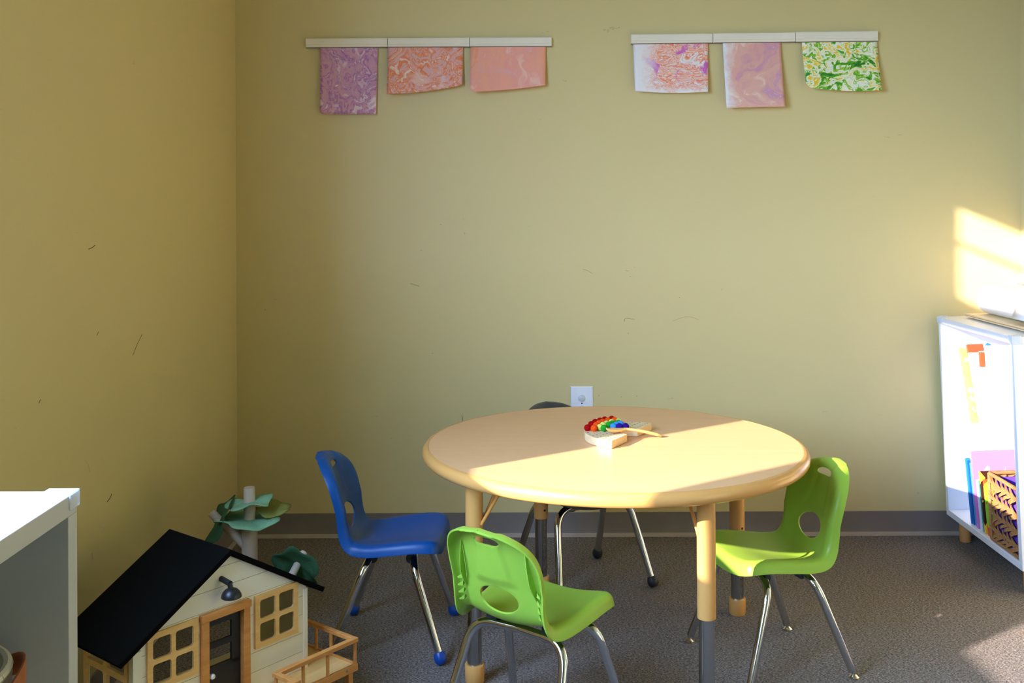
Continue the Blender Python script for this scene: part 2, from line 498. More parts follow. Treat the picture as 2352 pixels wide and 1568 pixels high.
def make_chair(shell_mat, foot, label, loc, ang, group=None, foot_mat=None):
    t = thing('stacking_chair', label, 'chair', loc, (0, 0, ang), group)
    o = bpy.data.objects.new('seat_shell', shell_me); COL.objects.link(o); o.parent = t
    if not shell_me.materials: shell_me.materials.append(None)
    o.material_slots[0].link = 'OBJECT'; o.material_slots[0].material = shell_mat
    s = o.modifiers.new('thickness', 'SOLIDIFY'); s.thickness = .0042; s.offset = -1
    b = o.modifiers.new('bevel', 'BEVEL'); b.width = .0012; b.segments = 2; b.limit_method = 'ANGLE'; b.angle_limit = R(50)
    for sx in (-1, 1):
        bm = new()
        ss = np.linspace(.345, SL - .085, 12)
        pts = []
        for i, q in enumerate(ss):
            xx = sx * np.interp(q, [.345, SL - .085], [.100, .088]); hh = .020 * math.sin(PI * min(1, (i + .3) / 6) / 2) * (1 - (i / 11.0) ** 2.2) + .001
            pts.append((curve_on(q, xx - .001, .003), curve_on(q, xx - .001, .003 + hh), curve_on(q, xx + .0012, .003), curve_on(q, xx + .0012, .003 + hh)))
        vv = [[bm.verts.new(p) for p in row] for row in pts]
        for a, b2 in zip(vv, vv[1:]):
            bm.faces.new((a[0], b2[0], b2[1], a[1])); bm.faces.new((a[2], a[3], b2[3], b2[2])); bm.faces.new((a[1], b2[1], b2[3], a[3]))
        for g in range(4):
            q = .312 + g * .017; xx = sx * .103; xo = sx * .117
            p0, p1, p2 = curve_on(q, xx, .003), curve_on(q, xx, .013), curve_on(q, xo, .013)
            p3, p4, p5 = curve_on(q + .004, xx, .003), curve_on(q + .010, xx, .010), curve_on(q + .004, xo, .014)
            v = [bm.verts.new(p) for p in (p0, p1, p2, p3, p4, p5)]
            bm.faces.new((v[0], v[1], v[2])); bm.faces.new((v[3], v[5], v[4])); bm.faces.new((v[1], v[4], v[5], v[2])); bm.faces.new((v[0], v[2], v[5], v[3]))
        obj('rib', bm, shell_mat, t)
    zt = .258; r = .0108
    for (yb, yf, fx) in ((-.047, -.152, .158), (.060, .150, .166)):
        for sx in (-1, 1):
            top = Vector((sx * .118, yb, zt)); foot_p = Vector((sx * fx, yf, .018))
            bm = new(); tube(bm, round_path([(0, yb, zt), (sx * .128, yb + (.01 if yf > 0 else -.01), zt), foot_p], .055, 10), r, 16)
            obj('leg', bm, M['chrome'], t)
            d = (foot_p - Vector((sx * .128, yb, zt))).normalized()
            bm = new()
            if foot == 'ball':
                lathe(bm, [(0, -.017), (.0118, -.017), (.0150, -.0115), (.0170, -.004), (.0174, .001), (.0160, .008), (.011, .0145), (0, .0165)], 24,
                      align(foot_p + Vector((0, 0, .0)), d))
                obj('rubber_foot', bm, foot_mat, t)
            else:
                lathe(bm, [(0, .0), (.013, .0), (.0135, .003), (.010, .006), (.005, .010), (.005, .018), (.0, .02)], 18,
                      Matrix.Translation((foot_p.x + d.x * .01, foot_p.y + d.y * .01, 0)))
                obj('glide', bm, M['glide'], t)
        for sx in (-1, 1):
            bm = new(); tube(bm, [(sx * .062, yb, zt), (sx * .064, yb, zt), (sx * .092, yb, zt), (sx * .094, yb, zt)], [.0125, .0142, .0142, .0125], 16)
            box(bm, sx * .078 - .014, sx * .078 + .014, yb - .010, yb + .010, zt + .005, zt + .026)
            obj('clamp', bm, M['clamp'], t)
    return t
make_chair(M['blue'], 'ball', 'blue plastic stacking chair in profile at left of the table', (-.338, 2.915, 0), R(-93), foot_mat=M['blueball'])
GG = 'lime green stacking chairs at the table'
make_chair(M['green'], 'glide', 'lime green chair seen from behind, nearest the camera', (.044, 2.385, 0), R(-35.8), GG)
make_chair(M['green'], 'glide', 'lime green chair right of the table with sunlit seat', (.688, 2.765, 0), R(106.5), GG)
make_chair(M['black'], 'ball', 'charcoal black chair behind the table against the wall, mostly hidden', (.222, 3.352, 0), R(208), foot_mat=M['blackball']).scale = (1.045,) * 3

# ------------------------------------------------------------------ counting board, felt balls and scoop
bc = Vector((.339, 2.90)); TT = TH + .0006
brd = thing('counting_board', 'pale wooden arch shaped counting board with drilled dimples on the table', 'toy', (bc.x, bc.y, TT))
a0, a1 = 59, 239; ro, ri, bh = .136, .036, .0215
bm = new(); N = 40
ring = [(ro * math.cos(R(a0 + (a1 - a0) * i / N)), ro * math.sin(R(a0 + (a1 - a0) * i / N))) for i in range(N + 1)]
ring += [(ri * math.cos(R(a1 - (a1 - a0) * i / 16)), ri * math.sin(R(a1 - (a1 - a0) * i / 16))) for i in range(17)]
prism(bm, ring, lambda u, v, s: Vector((u, v, s * bh)))
obj('board', bm, M['paleply'], brd, bevel=.0012, smooth=False)
bm = new()
for rr in (.127, .111, .095, .079, .063, .047):
    n = max(4, int(PI * rr / .0215))
    for i in range(n):
        a = R(a0) + R(a1 - a0) * (i + .5) / n
        lathe(bm, [(0, .0003), (.0021, .0004), (.0026, 0)], 8, Matrix.Translation((rr * math.cos(a), rr * math.sin(a), bh)))
o = obj('dimples', bm, M['groove'], brd); o['kind'] = 'stuff'
balls = {
    ('red', (170, 8, 8)): [(1349, 984), (1358, 976), (1367, 971), (1378, 968), (1389, 965.5), (1405, 964)],
    ('orange', (250, 84, 20)): [(1364, 985), (1369, 978.5), (1376, 974), (1384, 971), (1396, 968), (1411.5, 967)],
    ('yellow', (226, 222, 104)): [(1378, 983), (1385, 978), (1393, 975), (1405, 971.5), (1421, 970)],
    ('green', (44, 160, 40)): [(1387, 985), (1398, 977.5), (1406, 975), (1420, 973)],
    ('blue', (70, 150, 226)): [(1408.5, 981), (1416, 978), (1425, 975.5)],
    ('purple', (52, 18, 128)): [(1423, 981.5), (1437, 981)]}
bcount = 0
where = ['at the front left end of its row', 'second from the front of its row', 'third from the front of its row', 'fourth from the front of its row',
         'fifth from the front of its row', 'at the far end of its row']
for (nm, c), pts in balls.items():
    m = felt(nm + '_felt', srgb(*c)); me0 = None
    for i, (px, py) in enumerate(pts):
        Y = 2350 * (1.22 - TT - bh - .0085) / (py - 480 - .8); X = (px - 1178) / 2350 * Y
        if me0 is None:
            bm = new(); bmesh.ops.create_icosphere(bm, subdivisions=3, radius=.0097)
            for v in bm.verts: v.co *= 1 + .03 * math.sin(v.co.x * 900 + bcount) * math.cos(v.co.y * 700)
            o = obj('felt_ball', bm, m); me0 = o.data
        else:
            o = bpy.data.objects.new('felt_ball', me0); COL.objects.link(o)
        o.location = (X, Y, TT + bh + .0088)
        tag(o, '%s felt ball on the counting board, %s' % (nm, where[-1] if i == len(pts) - 1 else where[i]), 'ball', nm + ' felt balls on the counting board')
        bcount += 1
# scoop
sc_a = Vector((.262, 2.865, TT + bh + .016)); sc_b = Vector((.422, 2.918, TT + .006))
scp = thing('wooden_scoop', 'pale wooden scoop lying across the balls on the counting board', 'spoon', sc_b)
d = sc_a - sc_b; L = d.length
bm = new()
secs = []
for i in range(22):
    t_ = i / 21
    p = d * t_ + Vector((0, 0, .006 * math.sin(PI * t_) * (1 if t_ < .8 else 1)))
    w = np.interp(t_, [0, .05, .5, .66, .75, .88, .97, 1], [.005, .0080, .0072, .0066, .012, .0155, .011, .004])
    th_ = np.interp(t_, [0, .05, .6, .75, 1], [.003, .0048, .0048, .0036, .0030])
    dip = np.interp(t_, [0, .68, .78, .88, .97, 1], [0, 0, .006, .009, .006, 0])
    side = Vector((-d.y, d.x, 0)).normalized()
    row = []
    for j in range(12):
        a = 2 * PI * j / 12
        cx, cz = math.cos(a), math.sin(a)
        row.append(bm.verts.new(p + side * (w * cx) + Vector((0, 0, th_ * cz - dip * (1 - cx * cx)))))
    secs.append(row)
for a, b in zip(secs, secs[1:]):
    for j in range(12): bm.faces.new((a[j], a[(j + 1) % 12], b[(j + 1) % 12], b[j]))
bm.faces.new(secs[0][::-1]); bm.faces.new(secs[-1])
obj('scoop_body', bm, M['beech'], scp)

# ------------------------------------------------------------------ display rails and paintings
def wx(px): return (px - 1176) / 2350 * YW
def wz(px, py): return 1.22 + (480 - py - (px - 1176) * .00436) / 2350 * YW
RY = YW
def rail(px0, px1, pyt, pyb, label, group, tilt):
    x0, x1 = wx(px0), wx(px1); xc = (x0 + x1) / 2; pc = (px0 + px1) / 2
    z1, z0 = wz(pc, pyt), wz(pc, pyb); h = z1 - z0
    t = thing('display_rail', label, 'rail', (xc, RY, z0), (0, R(-tilt), 0), group)
    w = (x1 - x0) / 2 - .0006
    bm = new()
    prism(bm, [(0, 0), (-.016, 0), (-.018, .002), (-.018, h * .22), (-.0165, h * .24), (-.0165, h * .27), (-.018, h * .29), (-.018, h * .90), (-.0165, h * .92),
               (-.0165, h * .945), (-.018, h * .96), (-.017, h), (0, h)], lambda u, v, s: Vector((-w + 2 * w * s, u, v)))
    obj('rail_body', bm, M['offwhite'], t, smooth=False)
    bm = new(); box(bm, -w, w, -.0145, -.003, -.0025, 0); obj('gripper_strip', bm, M['base'], t)
    return t
gl, gr = 'left row of display rails', 'right row of display rails'
rail(706, 893, 89, 109.5, 'left segment of the left cream display rail', gl, 0.05)
rail(893.6, 1080.6, 88.3, 108.5, 'middle segment of the left cream display rail', gl, 0.05)
rail(1081, 1268.5, 87.3, 107.5, 'right segment of the left cream display rail', gl, 0.05)
rail(1450, 1637, 79.5, 100.3, 'left segment of the right cream display rail', gr, 0.45)
rail(1637.6, 1826, 77, 98, 'middle segment of the right cream display rail', gr, 0.45)
rail(1826.5, 2015, 74, 96, 'right segment of the right cream display rail', gr, 0.45)

def marble(name, stops, scale=9, dist=2.2, seed=0., aniso=(1, 1, 1), second=None, edge=None):
    t = NT(name); v = t.coord(scale=aniso, loc=(seed, seed * 1.7, seed * .3))
    w = t.noise(v, scale * .35, 3, .55, 1.4)
    vm = t.node('ShaderNodeVectorMath', operation='MULTIPLY_ADD')
    comb = t.node('ShaderNodeCombineXYZ'); 
    w2 = t.noise(t.coord(scale=aniso, loc=(seed + 5, 3, 1)), scale * .5, 3, .55, .8)
    t.link(w, comb.inputs[0]); t.link(w2, comb.inputs[2])
    t.link(comb.outputs[0], vm.inputs[0]); vm.inputs[1].default_value = (.35, .35, .35); t.link(v, vm.inputs[2])
    f = t.noise(vm.outputs[0], scale, 5, .62, dist)
    c = t.ramp(f, stops)
    if second:
        f2 = t.noise(t.coord(loc=(seed - 7, 2, 9)), second[0], 4, .6, 1.5)
        m = t.ramp(f2, [(second[1], (0, 0, 0)), (second[2], (1, 1, 1))])
        c = t.mix(m, c, second[3])
    if edge:   # unpainted margin: (axis, from, to, colour)
        for ax, e0, e1 in edge:
            tc = t.node('ShaderNodeTexCoord'); sp = t.node('ShaderNodeSeparateXYZ'); t.link(tc.outputs['Generated'], sp.inputs[0])
            ad = t.node('ShaderNodeMath', operation='MULTIPLY_ADD'); n = t.noise(t.coord(loc=(1, seed, 0)), 22, 4, .7)
            t.link(n, ad.inputs[0]); ad.inputs[1].default_value = .35; t.link(sp.outputs[ax], ad.inputs[2])
            lo, hi = (e0 + .175, e1 + .175)
            if lo < hi: m = t.ramp(ad.outputs[0], [(lo, (0, 0, 0)), (hi, (1, 1, 1))])
            else: m = t.ramp(ad.outputs[0], [(hi, (1, 1, 1)), (lo, (0, 0, 0))])
            c = t.mix(m, c, srgb(236, 232, 228))
    t.base(c); t.bump(f, .25, .001)
    return t.set(.55)
W_ = srgb(236, 230, 226)
def painting(x0p, x1p, yt, ybl, ybr, m, label, curl=.012, xb0=None, xb1=None, lift=(0, 0), name='painting', bow=0.0, corner=(0, 0), bot=0.0):
    x0, x1 = wx(x0p), wx(x1p); xb0 = wx(xb0) if xb0 else x0; xb1 = wx(xb1) if xb1 else x1
    zt0 = wz((x0p + x1p) / 2, yt) + .006; zl, zr = wz(x0p, ybl), wz(x1p, ybr)
    nx, nz = 20, 24; bm = new(); g = []
    cr = .010
    xm = (x0 + x1) / 2
    for j in range(nz + 1):
        v = j / nz; row = []
        for i in range(nx + 1):
            u = i / nx
            zb = zl * (1 - u) + zr * u + bot * math.sin(PI * u)
            # corner rounding of the bottom edge
            for cu, cc in ((u * (x1 - x0), corner[0]), ((1 - u) * (x1 - x0), corner[1])):
                if cc and cu < cc: zb += (cc - math.sqrt(max(0, cc * cc - (cc - cu) ** 2))) * .8
            z = zt0 * (1 - v) + zb * v
            x = (x0 * (1 - v) + xb0 * v) * (1 - u) + (x1 * (1 - v) + xb1 * v) * u
            y = RY - .010 - curl * (v ** 1.6) * (lift[0] * (1 - u) + lift[1] * u + .4) - bow * v * math.sin(PI * u) * .010 - .0015 * math.sin(5 * u + 3 * v)
            row.append(bm.verts.new((x - xm, y - RY, z - zt0)))
        g.append(row)
    for a, b in zip(g, g[1:]):
        for i in range(nx): bm.faces.new((a[i], a[i + 1], b[i + 1], b[i]))
    o = obj(name, bm, m); o.location = (xm, RY, zt0)
    for p in o.data.polygons: p.use_smooth = True
    s = o.modifiers.new('thickness', 'SOLIDIFY'); s.thickness = .0006; s.offset = 0
    tag(o, label, 'painting', 'marbled paintings hanging from the rails'); return o
m1 = marble('marbled_mauve', [(.30, W_), (.40, srgb(214, 178, 200)), (.47, srgb(160, 92, 168)), (.50, srgb(204, 150, 186)), (.60, srgb(212, 160, 178)), (.66, srgb(150, 100, 180)), (.72, W_)],
            11, 2.6, 1.3, second=(9, .58, .70, srgb(232, 212, 222)), edge=[(0, .86, .97)])
m2 = marble('marbled_orange', [(.28, W_), (.38, srgb(240, 196, 176)), (.46, srgb(226, 110, 46)), (.50, srgb(232, 158, 122)), (.58, srgb(222, 180, 192)), (.66, srgb(236, 150, 100)), (.74, W_)],
            10, 3.0, 4.1, second=(5, .56, .72, srgb(240, 222, 214)))
m3 = marble('brushed_salmon', [(.30, srgb(236, 140, 96)), (.46, srgb(242, 168, 136)), (.58, srgb(238, 162, 146)), (.68, srgb(246, 208, 182))],
            8, .8, 2.2, second=(6, .60, .70, srgb(222, 176, 190)))
m4 = marble('marbled_orange_magenta', [(.32, W_), (.42, W_), (.45, srgb(242, 104, 36)), (.485, srgb(240, 176, 140)), (.52, W_), (.56, srgb(240, 120, 56)), (.60, srgb(240, 196, 180)), (.66, W_)],
            9, 3.4, 6.2, aniso=(1, 1, 1.8), second=(7.5, .55, .62, srgb(212, 108, 190)), edge=[(0, .34, .12), (2, .12, .0)])
m5 = marble('marbled_blush', [(.28, srgb(240, 222, 206)), (.42, srgb(228, 178, 158)), (.55, srgb(222, 166, 156)), (.66, srgb(206, 150, 176)), (.72, srgb(236, 210, 196))],
            7, 2.2, 8.8, edge=[(0, .20, .02), (0, .88, 1.0)])
m6 = marble('splashed_green_yellow', [(.28, srgb(226, 180, 30)), (.40, srgb(240, 206, 50)), (.435, srgb(240, 238, 190)), (.48, srgb(242, 242, 232)), (.505, srgb(170, 210, 60)), (.55, srgb(84, 170, 30)), (.63, srgb(30, 120, 28))],
            15, .6, 3.4, aniso=(1, 1, 1.5), edge=[(0, .92, 1.02)])
painting(738, 870, 107, 263, 263, m1, 'mauve marbled portrait painting, leftmost under the left rail', .010, xb0=738, xb1=866, lift=(.6, .2), corner=(.008, 0))
painting(893.5, 1066, 105, 219, 198, m2, 'orange and blush swirled landscape painting in middle of left rail', .022, xb0=892, xb1=1064, lift=(1, .3), bot=-.006, corner=(0, .008))
painting(1083, 1255, 105, 214, 198, m3, 'salmon pink brushed landscape painting at right of left rail', .022, xb0=1081, xb1=1253, lift=(1, .5), bot=-.004, corner=(.018, 0))
painting(1455, 1627, 98, 211, 213, m4, 'white sheet with orange and magenta swirls under right rail', .016, xb0=1458, xb1=1624, lift=(.6, .8), bot=-.005)
painting(1660, 1793, 95, 250, 247, m5, 'blush pink marbled portrait painting, middle of right rail', .024, xb0=1665, xb1=1798, lift=(.8, .8))
painting(1841, 2014, 94, 202, 210, m6, 'green and yellow splashed landscape painting, rightmost under the rails', .022, xb0=1846, xb1=2018, lift=(.7, .9), bot=-.008, corner=(.02, 0))

# ------------------------------------------------------------------ scuffs on the paint
scm = plain('scuff_dark', srgb(84, 78, 52), .8); scl = plain('scuff_pale', srgb(216, 206, 168), .8); scr = plain('crayon_pink', srgb(196, 150, 112), .8)
WB = bpy.data.objects['wall_back']; WL = bpy.data.objects['wall_left']
def scuff(pts, m, r=.0005):
    bm = new(); P = [(wx(a), YW - .0003, wz(a, b)) for a, b in pts]
    tube(bm, smooth_path(P, 4) if len(P) > 2 else P, r, 6); obj('scuff_mark', bm, m, WB)
def scuff_l(pts, m, r=.0006):
    bm = new(); P = []
    for a, b in pts:
        Y = XL * 2350 / (a - 1176 + (480 - b) * .00436); P.append((XL + .0003, Y, 1.22 + (480 - b - (a - 1176) * .00436) / 2350 * Y))
    tube(bm, smooth_path(P, 4) if len(P) > 2 else P, r, 6); obj('scuff_mark', bm, m, WL)
scuff([(942, 651), (952, 654), (962, 657)], scm, .0007); scuff([(1545, 737), (1560, 731), (1578, 727), (1596, 731), (1604, 735)], scr, .0007)
scuff([(1338, 618), (1350, 622), (1360, 628)], scm); scuff([(1433, 738), (1436, 731), (1456, 733)], scm); scuff([(1059, 952), (1061, 966)], scm, .0009)
for a, b in ((1441, 765), (607, 711), (991, 811), (1066, 535), (1559, 683), (1373, 908), (1424, 911), (1460, 909), (1012, 515), (1446, 635)): scuff([(a, b), (a + 1.6, b + .6)], scm, .0009)
scuff_l([(203, 572), (212, 568), (218, 563)], scm, .0009); scuff_l([(305, 816), (313, 795), (326, 768)], scm, .0007); scuff_l([(246, 1152), (253, 1142), (256, 1134)], scm, .0012)
scuff_l([(196, 1056), (203, 1068), (206, 1084)], scl, .0012); scuff_l([(229, 1228), (236, 1212), (240, 1200)], scl, .0010); scuff_l([(89, 925), (93, 917)], scm, .0007)
scuff_l([(222, 770), (226, 762)], scm, .0007); scuff_l([(212, 1270), (214, 1284)], scl, .0016)

# ------------------------------------------------------------------ wall outlet
oc = thing('wall_outlet', 'white electrical outlet plate with socket caps behind the table', 'outlet', (wx(1334.5), YW, wz(1334, 887) - .0625))
bm = new(); w, h = .0415, .0625
vv = []
for (s_, y_) in ((1, 0), (1, -.002), (.93, -.0055)):
    vv.append([bm.verts.new((sx * (w - (1 - s_) * .05), y_, sz * (h - (1 - s_) * .05))) for sx, sz in ((-1, -1), (1, -1), (1, 1), (-1, 1))])
for a, b in zip(vv, vv[1:]):
    for i in range(4): bm.faces.new((a[i], a[(i + 1) % 4], b[(i + 1) % 4], b[i]))
bm.faces.new(vv[-1]); obj('cover_plate', bm, M['plate'], oc, smooth=False)
for s_ in (1, -1):
    bm = new(); lathe(bm, [(0, .0015), (.016, .0015), (.0172, 0)], 28, align((0, -.0055, s_ * .0195), (0, -1, 0)) @ Matrix.Diagonal((1, .86, 1, 1)))
    obj('socket', bm, M['plate'], oc)
    bm = new(); lathe(bm, [(0, .0055), (.010, .005), (.0125, .003), (.0130, 0)], 24, align((-.001, -.0068, s_ * .0195), (0, -1, 0)) @ Matrix.Diagonal((1, .95, 1, 1)))
    obj('socket_cap', bm, M['cap'], oc)
bm = new(); lathe(bm, [(0, .001), (.0025, .0008), (.003, 0)], 12, align((0, -.0055, 0), (0, -1, 0))); obj('screw', bm, M['steel'], oc)

# ------------------------------------------------------------------ wooden playhouse (front wall along local x, depth along local +y)
HA = R(51.3)
hs = thing('dollhouse', 'white wooden toy farmhouse with black gable roof and balcony', 'dollhouse', (-.778, 2.10, 0), (0, 0, HA))
HW, HD = .4485, .205
FLZ = .130
RZ = .455; EZ = RZ - (HW / 2) * .60
def roofz(x): return RZ - abs(x - HW / 2) * .60
OPEN = [(.027, .145, .222, .339, 'w'), (.299, .418, .222, .339, 'w'), (.170, .264, FLZ, .327, 'd')]
rows = []
z = FLZ - .006
pitch = .0440
zz = [FLZ - .006 + i * pitch for i in range(0, 9)]
def cells(z0, z1, y0, y1, bm, split=False):
    """front wall strip between z0 and z1 minus openings, clipped by the gable"""
    zcut = sorted({z0, z1} | {o[i] for o in OPEN for i in (2, 3) if z0 < o[i] < z1} | ({EZ} if z0 < EZ < z1 else set()))
    for a, b in zip(zcut, zcut[1:]):
        zm = (a + b) / 2
        L0 = L1 = 0.0
        if a >= EZ - 1e-6:
            L0 = (a - EZ) / .60; L1 = (b - EZ) / .60
        if L0 >= HW / 2: continue
        L1 = min(L1, HW / 2)
        xs_ = [(L0, L1)] ; spans = []
        cur = None
        ops = sorted([(o[0], o[1]) for o in OPEN if o[2] < zm < o[3]])
        edges = [(L0, L1)] + [e for o in ops for e in ((o[0], o[0]), (o[1], o[1]))] + [(HW - L0, HW - L1)]
        for i in range(0, len(edges), 2):
            (p0, p1), (q0, q1) = edges[i], edges[i + 1]
            bb = min(b, RZ)
            P = [(p0, a), (q0, a), (q1, bb), (p1, bb)]
            if q1 - p1 < 1e-5: P = P[:3]
            if q0 - p0 < 1e-4: continue
            prism(bm, P, lambda u, v, s: Vector((u, y0 + (y1 - y0) * s, v)))
bm = new(); cells(FLZ - .006, RZ, .0012, .008, bm); obj('front_wall', bm, M['groove'], hs, smooth=False)
for i in range(8):
    z0, z1 = zz[i] + .0005, min(zz[i + 1] - .0005, RZ)
    if z0 >= RZ: break
    bm = new(); cells(z0, z1, -.0006, .0016, bm)
    bmesh.ops.remove_doubles(bm, verts=bm.verts, dist=2e-5)
    # boards that an opening interrupts become one object per piece
    seen = set(); parts_ = []
    for v0 in bm.verts:
        if v0 in seen: continue
        st = [v0]; comp = set()
        while st:
            v = st.pop()
            if v in comp: continue
            comp.add(v); st += [e.other_vert(v) for e in v.link_edges]
        seen |= comp; parts_.append([[tuple(v.co) for v in f.verts] for f in bm.faces if f.verts[0] in comp])
    bm.free()
    for fs in parts_:
        b2 = new()
        for f in fs: b2.faces.new([b2.verts.new(p) for p in f])
        bmesh.ops.remove_doubles(b2, verts=b2.verts, dist=1e-5)
        obj('siding_board', b2, M['siding'], hs, smooth=False)
# lower storey, side walls, floors
for (b_, n_) in (((0, HW, 0, .008, 0, FLZ - .007), 'lower_front_wall'), ((0, .008, .008, HD, 0, FLZ - .007), 'lower_side_wall'), ((HW - .008, HW, .008, HD, 0, FLZ - .007), 'lower_side_wall'),
                 ((.008, HW - .008, .008, HD, FLZ - .008, FLZ), 'upper_floor'), ((.008, HW - .008, .008, HD, .0, .008), 'lower_floor'),
                 ((HW - .008, HW, .008, HD, FLZ, EZ - .004), 'side_wall')):
    bxo(n_, b_, M['siding'], hs)
bm = new()
box(bm, 0, .008, .008, HD, FLZ, .185); box(bm, 0, .008, .008, .022, .185, EZ); box(bm, 0, .008, HD - .014, HD, .185, EZ)
obj('side_wall', bm, M['siding'], hs, smooth=False)
bxo('corner_post', (-.008, .012, -.006, .010, .0, EZ - .006), M['siding'], hs, .001)
bxo('corner_post', (HW - .010, HW + .003, -.003, .010, .0, EZ - .004), M['siding'], hs, .001)
# round-cornered window frames
def rrect(x0, x1, z0, z1, r, n=5):
    out = []
    for cx, cz, a in ((x1 - r, z0 + r, -90), (x1 - r, z1 - r, 0), (x0 + r, z1 - r, 90), (x0 + r, z0 + r, 180)):
        for k_ in range(n + 1):
            t_ = R(a + 90 * k_ / n); out.append((cx + r * math.cos(t_), cz + r * math.sin(t_)))
    return out
def frame_mesh(bm, W, H, cols, rws, border, mun, thick, f, r=.006):
    """pierced frame: each pane cell = outer rect ring with rounded hole"""
    pw = (W - 2 * border - (cols - 1) * mun) / cols; ph = (H - 2 * border - (rws - 1) * mun) / rws
    xs_ = [0] + [border + (i + 1) * pw + (i + .5) * mun for i in range(cols - 1)] + [W]
    zs_ = [0] + [border + (i + 1) * ph + (i + .5) * mun for i in range(rws - 1)] + [H]
    for i in range(cols):
        for j in range(rws):
            hx0 = border + i * (pw + mun); hz0 = border + j * (ph + mun)
            hole = rrect(hx0, hx0 + pw, hz0, hz0 + ph, r)
            cx, cz = hx0 + pw / 2, hz0 + ph / 2
            X0, X1, Z0, Z1 = xs_[i], xs_[i + 1], zs_[j], zs_[j + 1]
            outer = []
            n = len(hole) // 4
            for q, (u, v) in enumerate(hole):
                # project hole points outwards onto the cell rectangle
                side = q // n; kk = q % n
                corner = [(X1, Z0), (X1, Z1), (X0, Z1), (X0, Z0)][side]
                mid = n // 2
                if side == 0: p = (u, Z0) if kk < mid else ((X1, v) if kk > mid else corner)
                elif side == 1: p = (X1, v) if kk < mid else ((u, Z1) if kk > mid else corner)
                elif side == 2: p = (u, Z1) if kk < mid else ((X0, v) if kk > mid else corner)
                else: p = (X0, v) if kk < mid else ((u, Z0) if kk > mid else corner)
                outer.append(p)
            A = [[bm.verts.new(f(u, v, s_)) for (u, v) in ring_] for s_ in (0, 1) for ring_ in (hole, outer)]
            h0, o0, h1, o1 = A; m_ = len(hole)
            for q in range(m_):
                w_ = (q + 1) % m_
                bm.faces.new((h0[q], h0[w_], o0[w_], o0[q])); bm.faces.new((h1[q], o1[q], o1[w_], h1[w_]))
                bm.faces.new((h0[q], h1[q], h1[w_], h0[w_])); bm.faces.new((o0[q], o0[w_], o1[w_], o1[q]))
for o_ in OPEN[:2]:
    W, H = o_[1] - o_[0] + .004, o_[3] - o_[2] + .004
    bm = new(); frame_mesh(bm, W, H, 2, 2, .0125, .0105, .005, lambda u, v, s: Vector((o_[0] - .002 + u, -.0066 + .006 * s, o_[2] - .002 + v)))
    bmesh.ops.remove_doubles(bm, verts=bm.verts, dist=1e-5)
    obj('window_frame', bm, M['beech'], hs, bevel=0, smooth=False)
bm = new(); frame_mesh(bm, HD - .03, EZ - .185 - .004, 2, 2, .012, .014, .005, lambda u, v, s: Vector((-.0055 + .007 * s, .020 + u, .185 + v)))
bmesh.ops.remove_doubles(bm, verts=bm.verts, dist=1e-5)
obj('side_window_frame', bm, M['beech'], hs, smooth=False)
# door casing, door, knob
bxo('door_casing', (.154, .171, -.012, .004, FLZ, .326), M['pine'], hs, .0008)
bxo('door_casing', (.262, .279, -.012, .004, FLZ, .326), M['pine'], hs, .0008)
bxo('door_casing', (.152, .281, -.014, .004, .326, .342), M['pine'], hs, .0008)
dr = bpy.data.objects.new('door', None); COL.objects.link(dr); dr.parent = hs; dr.location = (.172, .002, FLZ)
bm = new(); dw, dh = .089, .194
for (x0, x1, z0, z1) in ((0, .009, .078, dh), (.066, dw, .078, dh), (.009, .066, dh - .018, dh), (.009, .066, .126, .140), (0, dw, 0, .078 + .010)):
    box(bm, x0, x1, 0, .006, z0 + .001, z1)
obj('door_leaf', bm, M['ironblack'], dr, smooth=False)
bm = new(); lathe(bm, [(0, 0), (.003, 0), (.003, .005), (.0058, .008), (.0062, .012), (.004, .0155), (0, .0165)], 18, align((.008, 0, .072), (0, -1, 0)))
obj('door_knob', bm, M['plate'], dr)
# wall lamp above the door
lm = bpy.data.objects.new('wall_lamp', None); COL.objects.link(lm); lm.parent = hs; lm.location = (.209, 0, .402)
bm = new(); tube(bm, [(0, .0, .004), (0, -.034, .000)], .0062, 14); tube(bm, [(0, -.031, .001), (.001, -.034, -.010)], .0055, 14)
obj('lamp_arm', bm, M['ironblack'], lm)
bm = new(); lathe(bm, [(.021, -.030), (.0222, -.029), (.0215, -.024), (.0185, -.018), (.013, -.0125), (.006, -.0095), (0, -.0088)], 28, Matrix.Translation((.002, -.035, 0)))
o = obj('lamp_shade', bm, M['ironblack'], lm); s = o.modifiers.new('t', 'SOLIDIFY'); s.thickness = .0012
# roof slabs
for sgn in (-1, 1):
    bm = new(); ov = .040; t_ = .0115
    xe = HW / 2 + sgn * (HW / 2 + ov)
    nx_, nz_ = sgn * .5145, .857
    base_ = [(HW / 2, RZ + .001), (xe, roofz(xe) + .001)]
    P = [base_[0], base_[1], (base_[1][0] + nx_ * t_, base_[1][1] + nz_ * t_), (HW / 2, RZ + .001 + t_ / .857)]
    prism(bm, P, lambda u, v, s: Vector((u, -.016 + (HD + .034) * s, v)))
    obj('roof_slab', bm, M['roofblack'], hs, bevel=.0008, smooth=False)
